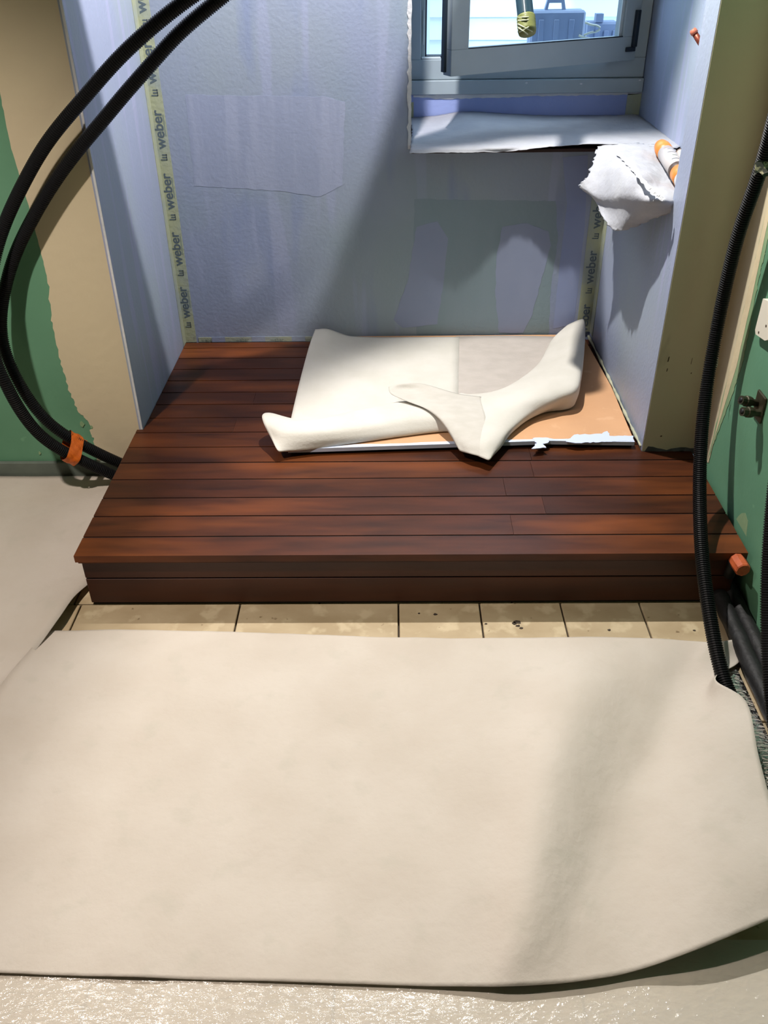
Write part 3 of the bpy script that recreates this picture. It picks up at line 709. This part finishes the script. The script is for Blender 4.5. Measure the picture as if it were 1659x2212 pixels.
# the open sash hinged on the right
hx, hy = .875, 3.552; fx, fy = .189, 3.20
zs0 = 1.037; zs1 = 1.99
dx = Vector((fx-hx, fy-hy, 0)); SL = dx.length; dx.normalize(); dn = Vector((-dx.y, dx.x, 0))
if dn.y > 0: dn = -dn          # towards the room
sash = bpy.data.objects.new('sash', None); sash.location = (hx, hy, zs0); sash.matrix_world = Matrix.Translation((hx, hy, zs0)); link(sash, parent=win)
sash['label'] = 'casement swung open into the room'
def sbox(nm, u0, u1, n0, n1, z0, z1, m, par=sash, bev=.0015):
    bm = bmesh.new(); vs = []
    for u in (u0, u1):
        for n in (n0, n1):
            for z in (z0, z1): vs.append(bm.verts.new(Vector((hx, hy, 0)) + dx*u + dn*n + Vector((0, 0, z))))
    for fc in BOXF: bm.faces.new([vs[i] for i in fc])
    bmesh.ops.recalc_face_normals(bm, faces=bm.faces[:])
    if bev: bmesh.ops.bevel(bm, geom=bm.edges[:], offset=bev, segments=1, affect='EDGES')
    return from_bm(nm, bm, m, parent=par)
SW = .066; SB = .078
sbox('bottom_rail', 0, SL, -.05, 0, zs0, zs0+SB, M['alu'])
sbox('top_rail', 0, SL, -.05, 0, zs1-SB, zs1, M['alu'])
sbox('free_stile', SL-SW, SL, -.05, 0, zs0+SB, zs1-SB, M['alu'])
sbox('hinge_stile', 0, SW, -.05, 0, zs0+SB, zs1-SB, M['alu'])
sbox('edge_gasket', SL, SL+.010, -.048, -.030, zs0+.01, zs1, M['gasket'], bev=0)
sbox('glazing_bead', SW-.001, SW+.010, -.018, -.012, zs0+SB, zs1-SB, M['alu_light'], bev=0)
sbox('glazing_bead', SW, SL-SW, -.006, -.001, zs0+SB-.0005, zs0+SB+.003, M['gasket'], bev=0)
sbox('pane', SW-.004, SL-SW+.004, -.030, -.026, zs0+SB-.004, zs1-SB+.004, M['glass'], bev=0)
sbox('hinge', .010, .026, .0, .016, zs0+.045, zs0+.16, M['gasket'])
sbox('hinge_foot', .010, .050, .0, .010, zs0+.030, zs0+.045, M['gasket'])
# small filler blobs on the sill profile
for x, y in ((1137, 179), (1255, 181), (1382, 173)):
    p = at(x, y, Y=3.545)
    prism('filler_dab', [(p.x-.006, 3.5455, p.z), (p.x, 3.5455, p.z-.003), (p.x+.006, 3.5455, p.z), (p.x+.001, 3.5455, p.z+.003)], (0, -.003, 0), M['white_filler'], parent=win)

# ------------------------------------------------------------------ outside
gr = box('floor_outside', (-4, 3.9, -.2), (6, 9.2, -.1), M['stone'], **st)
sl = empty('siding_wall', (1, 7.0, 0), 'white clapboard wall of the building across from the window', 'wall')
ang = math.radians(-6)
for i in range(26):
    z = .10 + i*.105
    bm = bmesh.new(); vs = []
    for x in (-3.2, 4.5):
        for (dy, zz) in ((0.03, z), (.03, z+.105), (-.016, z), (.002, z+.105)):
            vs.append(bm.verts.new((x*math.cos(ang), 5.3 + dy + x*math.sin(ang), zz)))
    for fc in ((0, 1, 3, 2), (4, 6, 7, 5), (0, 4, 5, 1), (2, 3, 7, 6), (0, 2, 6, 4), (1, 5, 7, 3)): bm.faces.new([vs[k] for k in fc])
    bmesh.ops.recalc_face_normals(bm, faces=bm.faces[:])
    from_bm('clapboard', bm, M['siding'], parent=sl)
osl = box('trim_2', (-.1, 3.665, .90), (1.25, 4.13, .955), M['stone'], bevel=.004, **st)
dpo = box('downpipe', (.13, 4.9, -.1), (.18, 4.95, 3.0), mat('pale_pipe', 'C6D8EC', .6), bevel=.015)
link(dpo, 'pale vertical downpipe outside seen in the gap beside the open sash', 'pipe')

def case(yc, x0, x1, z1, m, label, handle=True):
    z0 = .956; e = empty('tool_case', ((x0+x1)/2, yc, z0), label, 'case')
    box('shell', (x0, yc-.05, z0), (x1, yc-.003, z1), m, bevel=.008, parent=e)
    box('lid', (x0, yc+.003, z0), (x1, yc+.05, z1), m, bevel=.008, parent=e)
    xm = (x0+x1)/2 - .01
    if handle:
        hw = (x1-x0)*.20
        V = [(xm-hw, z1-.004), (xm-hw*.75, z1+.038), (xm+hw*.75, z1+.038), (xm+hw, z1-.004), (xm+hw*.72, z1-.004), (xm+hw*.6, z1+.024), (xm-hw*.6, z1+.024), (xm-hw*.72, z1-.004)]
        V3 = [Vector((a_, yc-.014, b_)) for a_, b_ in V]
        n = 8; vv = V3 + [p + Vector((0, .028, 0)) for p in V3]
        Fq = [(0, 1, 6, 7), (1, 2, 5, 6), (2, 3, 4, 5)]; Fq += [tuple(i+8 for i in q) for q in Fq] + [(i, (i+1) % 8, 8+(i+1) % 8, 8+i) for i in range(8)]
        mesh('handle', vv, Fq, m, parent=e)
    for i in range(3): box('rib', (x0+.03+(x1-x0)*.28*i, yc-.056, z0+.02), (x0+.05+(x1-x0)*.28*i, yc-.049, z1-.03), m, bevel=.002, parent=e)
    return e
YC = 4.0
q0 = at(1140, 100, Y=YC); q1 = at(1262, 20, Y=YC); q2 = at(1330, 48, Y=YC+.1); q20 = at(1272, 48, Y=YC+.1)
case(YC, q0.x, q1.x, q1.z, M['case'], 'tall grey plastic tool case with a top handle outside behind the pane')
case(YC+.16, q20.x, q2.x+.02, q2.z, M['case_dark'], 'lower dark grey case standing right of the handled case outside', handle=False)
box('upright_block', (q20.x+.03, YC+.11, q2.z), (q20.x+.06, YC+.15, q2.z+.03), M['case_dark'])
link(bpy.data.objects['upright_block'], 'small dark block on top of the lower grey case', 'block')
def clamp_(px, py, label):
    p = at(px, py, Y=YC-.06); e = empty('spring_clamp', p, label, 'clamp', 'clamps outside the window')
    for s in (1, -1):
        tube('jaw', [p + Vector((-.035, 0, .022*s)), p + Vector((-.012, 0, .014*s)), p + Vector((.012, 0, .010*s)), p + Vector((.026, 0, .003*s))], .0042, M['clamp'], seg=8, k=4, parent=e)
    tube('spring', [p + Vector((.004, -.006, .009)), p + Vector((.004, -.006, -.009))], .004, M['case_dark'], seg=8, parent=e)
clamp_(1282, 62, 'cream spring clamp hanging in front of the dark case outside')
clamp_(1268, 90, 'cream spring clamp lying at the lower edge of the pane outside')

# hose with taped end hanging in front of the sash
zc = 2.3
hz = [atd(1112, -420, zc), atd(1118, -250, zc), atd(1124, -100, zc), atd(1130, -20, zc), atd(1136, 40, zc)]
ho = empty('hanging_hose', hz[0], 'dark teal hose with a yellow-green taped end hanging before the open window', 'hose')
tube('hose', [Vector((hz[0].x - .02, hz[0].y, 2.449))] + hz, .0215, M['teal'], seg=20, k=8, parent=ho)
mid = [atd(x+3, y, zc-.0222) for x, y in ((1114, -250), (1121, -100), (1127, -20), (1132, 37))]
tube('stripe', mid, .0011, M['teal_line'], seg=6, parent=ho)
ta, tb = atd(1136, 36, zc), atd(1139, 72, zc)
e = lathe('taped_end', ta, tb, [(0, .0235), (.08, .0245), (.17, .0235), (.25, .0248), (.34, .0236), (.42, .0248), (.5, .0236), (.6, .0248), (.7, .0236), (.8, .0246), (1, .0225)], M['yellow_tape'], seg=24, parent=ho)
for i, (x0, y0, x1, y1) in enumerate(((1119, 52, 1150, 68), (1120, 60, 1140, 74), (1122, 70, 1152, 52), (1119, 45, 1154, 42), (1119, 38, 1154, 36))):
    tube('tape_turn', [atd(x0, y0, zc-.008), atd((x0+x1)/2, (y0+y1)/2, zc-.0255), atd(x1, y1, zc-.008)], .0016, M['tape'], seg=6, k=5, parent=ho)

# ------------------------------------------------------------------ conduits
RC = .0156
UPA = [(-.33, 2.375, 2.449), (-.32, 2.37, 2.2), (-.29, 2.36, 1.9), (-.25, 2.35, 1.68)]     # the loops go on up to the ceiling
UPB = [(-.27, 2.385, 2.449), (-.26, 2.38, 2.2), (-.23, 2.375, 1.9), (-.19, 2.37, 1.68)]
def up(pts, own): return [Vector(p) for p in pts] + own
def hosepath(pts, off=0): return [at(x, y, Y=(2.362 if y < 560 else min(2.362, yy + .08) if y < 760 else min(yy + .05, 2.362)) - off) for x, y, yy in pts]
lp_ = empty('conduit', (-.9, 2.3, .1), 'outer black corrugated conduit looping in front of the left wall', 'conduit', 'black corrugated conduits')
A_ = hosepath([(520, -85, 2.3), (455, -40, 2.3), (399, 3, 2.3), (362, 30, 2.3), (313, 72, 2.3), (259, 121, 2.3), (217, 169, 2.3), (169, 226, 2.3), (121, 280, 2.3), (84, 332, 2.3), (48, 401, 2.3), (18, 461, 2.3), (-4, 520, 2.3), (-22, 600, 2.25), (-26, 690, 2.21), (-14, 770, 2.18), (9, 822, 2.17), (32, 870, 2.17), (73, 932, 2.19), (118, 967, 2.21), (182, 997, 2.25), (235, 1023, 2.29), (290, 1044, 2.32)], .028)
tube('corrugated_pipe', up(UPA, A_), RC, M['conduit'], seg=16, k=6, rib=.0015, pitch=.0058, parent=lp_)
B_ = hosepath([(570, -90, 2.3), (515, -38, 2.3), (461, 9, 2.3), (407, 51, 2.3), (362, 96, 2.3), (319, 148, 2.3), (271, 199, 2.3), (229, 253, 2.3), (184, 304, 2.3), (142, 356, 2.3), (99, 419, 2.3), (66, 480, 2.3), (42, 525, 2.3), (22, 576, 2.28), (6, 641, 2.26), (-2, 700, 2.25), (8, 755, 2.24), (29, 806, 2.23), (59, 861, 2.23), (97, 908, 2.23), (138, 941, 2.24), (206, 976, 2.27), (250, 997, 2.30), (295, 1014, 2.33)])
lp2 = empty('conduit', (-.88, 2.3, .1), 'inner black corrugated conduit crossing in front of the alcove edge', 'conduit', 'black corrugated conduits')
tube('corrugated_pipe', up(UPB, B_), RC, M['conduit'], seg=16, k=6, rib=.0015, pitch=.0058, parent=lp2)
# orange tape binding both
pA = at(148, 982, Y=2.252); pB = at(163, 954, Y=2.306); ca = (pA + pB) / 2
t_ = (at(182, 997, Y=2.272) - at(118, 967, Y=2.232)).normalized()
nrm = (pB - pA).normalized(); HN = (pB - pA).length / 2 + RC + .0065; nrm = (nrm - t_*nrm.dot(t_)).normalized(); bn = t_.cross(nrm)
V, F = [], []
NS, NL = 28, 8
for j in range(NL):
    c = ca + t_ * (-.021 + .042*j/(NL-1))
    for i in range(NS):
        an = 2*math.pi*i/NS; wob = 1 + .035*math.sin(an*5 + j*1.3)
        V.append(c + nrm*math.cos(an)*HN*wob + bn*math.copysign(abs(math.sin(an))**.6, math.sin(an))*(RC+.0085)*wob)
for j in range(NL-1):
    for i in range(NS): F.append((j*NS+i, j*NS+(i+1) % NS, (j+1)*NS+(i+1) % NS, (j+1)*NS+i))
ot = mesh('orange_tape', V, F, M['orange'], smooth=True, label='bright orange tape wrapped round the two conduits beside the deck', cat='tape')
tl = ca + nrm*(HN-.003) + t_*.018 - bn*.004
mesh('tape_tail', [tl + bn*-.012, tl + bn*.004, tl + t_*.030 + bn*.004 + nrm*.0, tl + t_*.030 - bn*.006, tl+nrm*.002 + bn*-.012, tl+nrm*.002 + bn*.004, tl + t_*.030+nrm*.002 + bn*.004, tl + t_*.030+nrm*.002 - bn*.006],
     [(0, 1, 2, 3), (4, 7, 6, 5), (0, 3, 7, 4), (1, 5, 6, 2), (0, 4, 5, 1), (2, 6, 7, 3)], M['orange'], parent=ot)

# right conduit
rp = [(1700, 150, 1.78), (1672, 260, 1.88), (1645, 370, 1.96), (1608, 460, 2.04), (1583, 545, 2.10), (1556, 670, 2.20), (1533, 790, 2.24), (1517, 900, 2.24), (1511, 1000, 2.22), (1511, 1090, 2.17), (1514, 1180, 2.10), (1521, 1250, 2.06), (1531, 1320, 2.03), (1545, 1400, 1.99), (1562, 1470, 1.96), (1585, 1520, 1.93)]
rh = empty('conduit', (.7, 1.4, 0), 'black corrugated conduit hanging along the right wall down onto the fleece', 'conduit', 'black corrugated conduits')
tube('corrugated_pipe', up([(.84, atd(*rp[0]).y - .10, 2.449), (.84, atd(*rp[0]).y - .05, 1.9)], [atd(*p) for p in rp]), .0152, M['conduit'], seg=16, k=6, rib=.0014, pitch=.0056, parent=rh)
pl = atd(1544, 779, 2.28)
prism('torn_label', [pl + Vector((-.012, -.006, 0)), pl + Vector((.004, -.01, .012)), pl + Vector((.006, -.01, -.014)), pl + Vector((-.002, -.009, -.010))], (0, -.001, 0), M['white_plastic'], parent=rh, label='torn scrap of white label')
bnd = at(1644, 372, X=.80)
prism('band', ragged([atd(x, y, 1.93) for x, y in ((1630, 352), (1640, 345), (1662, 350), (1668, 378), (1650, 384), (1640, 372), (1628, 380))], .006, .002, 3), (0, -.001, 0), mat('faded_label', 'B0A888', .6, '4A4A44', 60, lo=.45, hi=.5), parent=rh, label='pale worn printed sleeve')
dp = [(1700, 900, 1.84), (1680, 1020, 1.88), (1668, 1120, 1.90), (1661, 1230, 1.91), (1660, 1340, 1.90), (1663, 1440, 1.88), (1672, 1540, 1.84), (1686, 1630, 1.79), (1700, 1700, 1.74)]
rh2 = empty('conduit', (.8, 1.1, 0), 'black corrugated conduit at the extreme right edge beside the fleece', 'conduit', 'black corrugated conduits')
tube('corrugated_pipe', up([(.85, atd(*dp[0]).y - .10, 2.449), (.85, atd(*dp[0]).y - .06, 1.8), (.85, atd(*dp[0]).y - .02, 1.3)], [atd(*p) for p in dp]), .0165, M['conduit'], seg=16, k=6, rib=.0014, pitch=.0056, parent=rh2)

# dark insulated pipes along the foot of the right wall
M['lag'] = mat('dark_pipe_lagging', '131313', .6, '1C1C1E', 18, (1, 1, 1), .3, 40)
for nm_, X_, r0, lab_ in (('a', .826, .0215, 'dark insulated pipe on the floor by the right wall, the one nearer the tiles'),
                          ('b', .862, .0205, 'dark insulated pipe on the floor tight against the right wall')):
    e = empty('floor_pipe', (X_, 1.4, 0), lab_, 'pipe', 'dark pipes along the right wall')
    path = [(X_, 1.742 if X_ < .85 else 2.1, r0+.003), (X_, 1.62, r0+.001), (X_-.004, 1.4, r0+.001), (X_-.002, 1.15, r0+.001), (X_-.01, .9, r0+.001), (X_-.02, .5, r0+.001)]
    tube('pipe_lagging', [Vector(p) for p in path], lambda t: r0 + .0008*math.sin(t*60), M['lag'], seg=16, k=8, parent=e)
# orange capped pipe end beside the deck corner
oa = at(1590, 1208, Y=1.735); ob_ = at(1606, 1233, Y=1.690)
oe = empty('capped_pipe', oa, 'orange wrapped pipe end poking out at the front right corner of the deck', 'pipe')
dd = (ob_-oa).normalized()
lathe('orange_wrap', oa, ob_, [(0, .0185), (.3, .0195), (.93, .0185), (1, .0165)], M['orange_old'], seg=9, smooth=False, parent=oe)
lathe('black_sleeve', oa - Vector((.006, -.002, .055)), oa + Vector((-.004, .004, -.004)), [(0, .013), (1, .014)], M['black'], seg=14, parent=oe)

# plumbing stubs on the green wall
pe = empty('wall_fittings', at(1640, 875, X=.885), 'pair of dull brass pipe stubs on a bracket screwed to the green wall', 'plumbing fitting')
for (x, y, x2, y2) in ((1600, 864, 1640, 872), (1603, 889, 1645, 893)):
    root = at(x2, y2, X=.884)
    M_ = np.array(RM); q = M_.T @ np.array([x-829.5, y-1106.0, FPX])
    t = (root.y - .012) / q[1]; tip = Vector(CAM + q*t)
    L0 = (tip-root).length
    tip = root + (tip-root).normalized()*max(.03, min(.075, L0))
    lathe('stub', root, tip, [(0, .012), (.1, .012), (.12, .0085), (.45, .0085), (.47, .012), (.6, .0135), (.75, .0135), (.78, .011), (1, .011)], M['brass'], seg=12, smooth=False, parent=pe)
    lathe('bore', tip, tip + (tip-root).normalized()*.0008, [(0, .0065), (1, .0065)], M['black'], seg=14, parent=pe)
p = at(1640, 878, X=.885)
box('bracket', (.879, p.y-.035, p.z-.030), (.8855, p.y+.018, p.z+.038), M['brass'], bevel=.002, parent=pe)
# pale plate
c = at(1655, 690, X=.884)
ps = [at(x, y, X=.872) for x, y in ((1648, 645), (1668, 655), (1675, 700), (1662, 733), (1652, 736), (1632, 722), (1631, 712))]
hpl = prism('wall_plate', flat(ps, 0, .872), (.0135, 0, 0), M['white_plastic'], label='pale rounded plate on the green wall cut by the right frame edge', cat='wall plate')
for x, y in ((1639, 718), (1655, 704)):
    q = at(x, y, X=.872); lathe('screw_hole', (.8725, q.y, q.z), (.8712, q.y, q.z), [(0, .003), (1, .003)], M['brown'], seg=10, parent=hpl)

# lamp bodies in the ceiling (above the frame)
for i, (l, lab_) in enumerate(((LA, 'round ceiling downlight in the alcove nearest the rear wall'), (LB, 'round ceiling downlight in the alcove nearer the room'), (LR, 'round ceiling downlight in the room on the left'))):
    e = empty('downlight', (l[0], l[1], H), lab_, 'lamp')
    V, F = [], []
    for j, (rr_, z) in enumerate(((.030, H-.001), (.045, H-.001), (.045, H-.006), (.030, H-.006))):
        for s in range(24): V.append((l[0]+rr_*math.cos(s*math.pi/12), l[1]+rr_*math.sin(s*math.pi/12), z))
    for j in range(4):
        for s in range(24): F.append((j*24+s, j*24+(s+1) % 24, ((j+1) % 4)*24+(s+1) % 24, ((j+1) % 4)*24+s))
    mesh('trim_ring', V, F, M['alu_light'], parent=e)
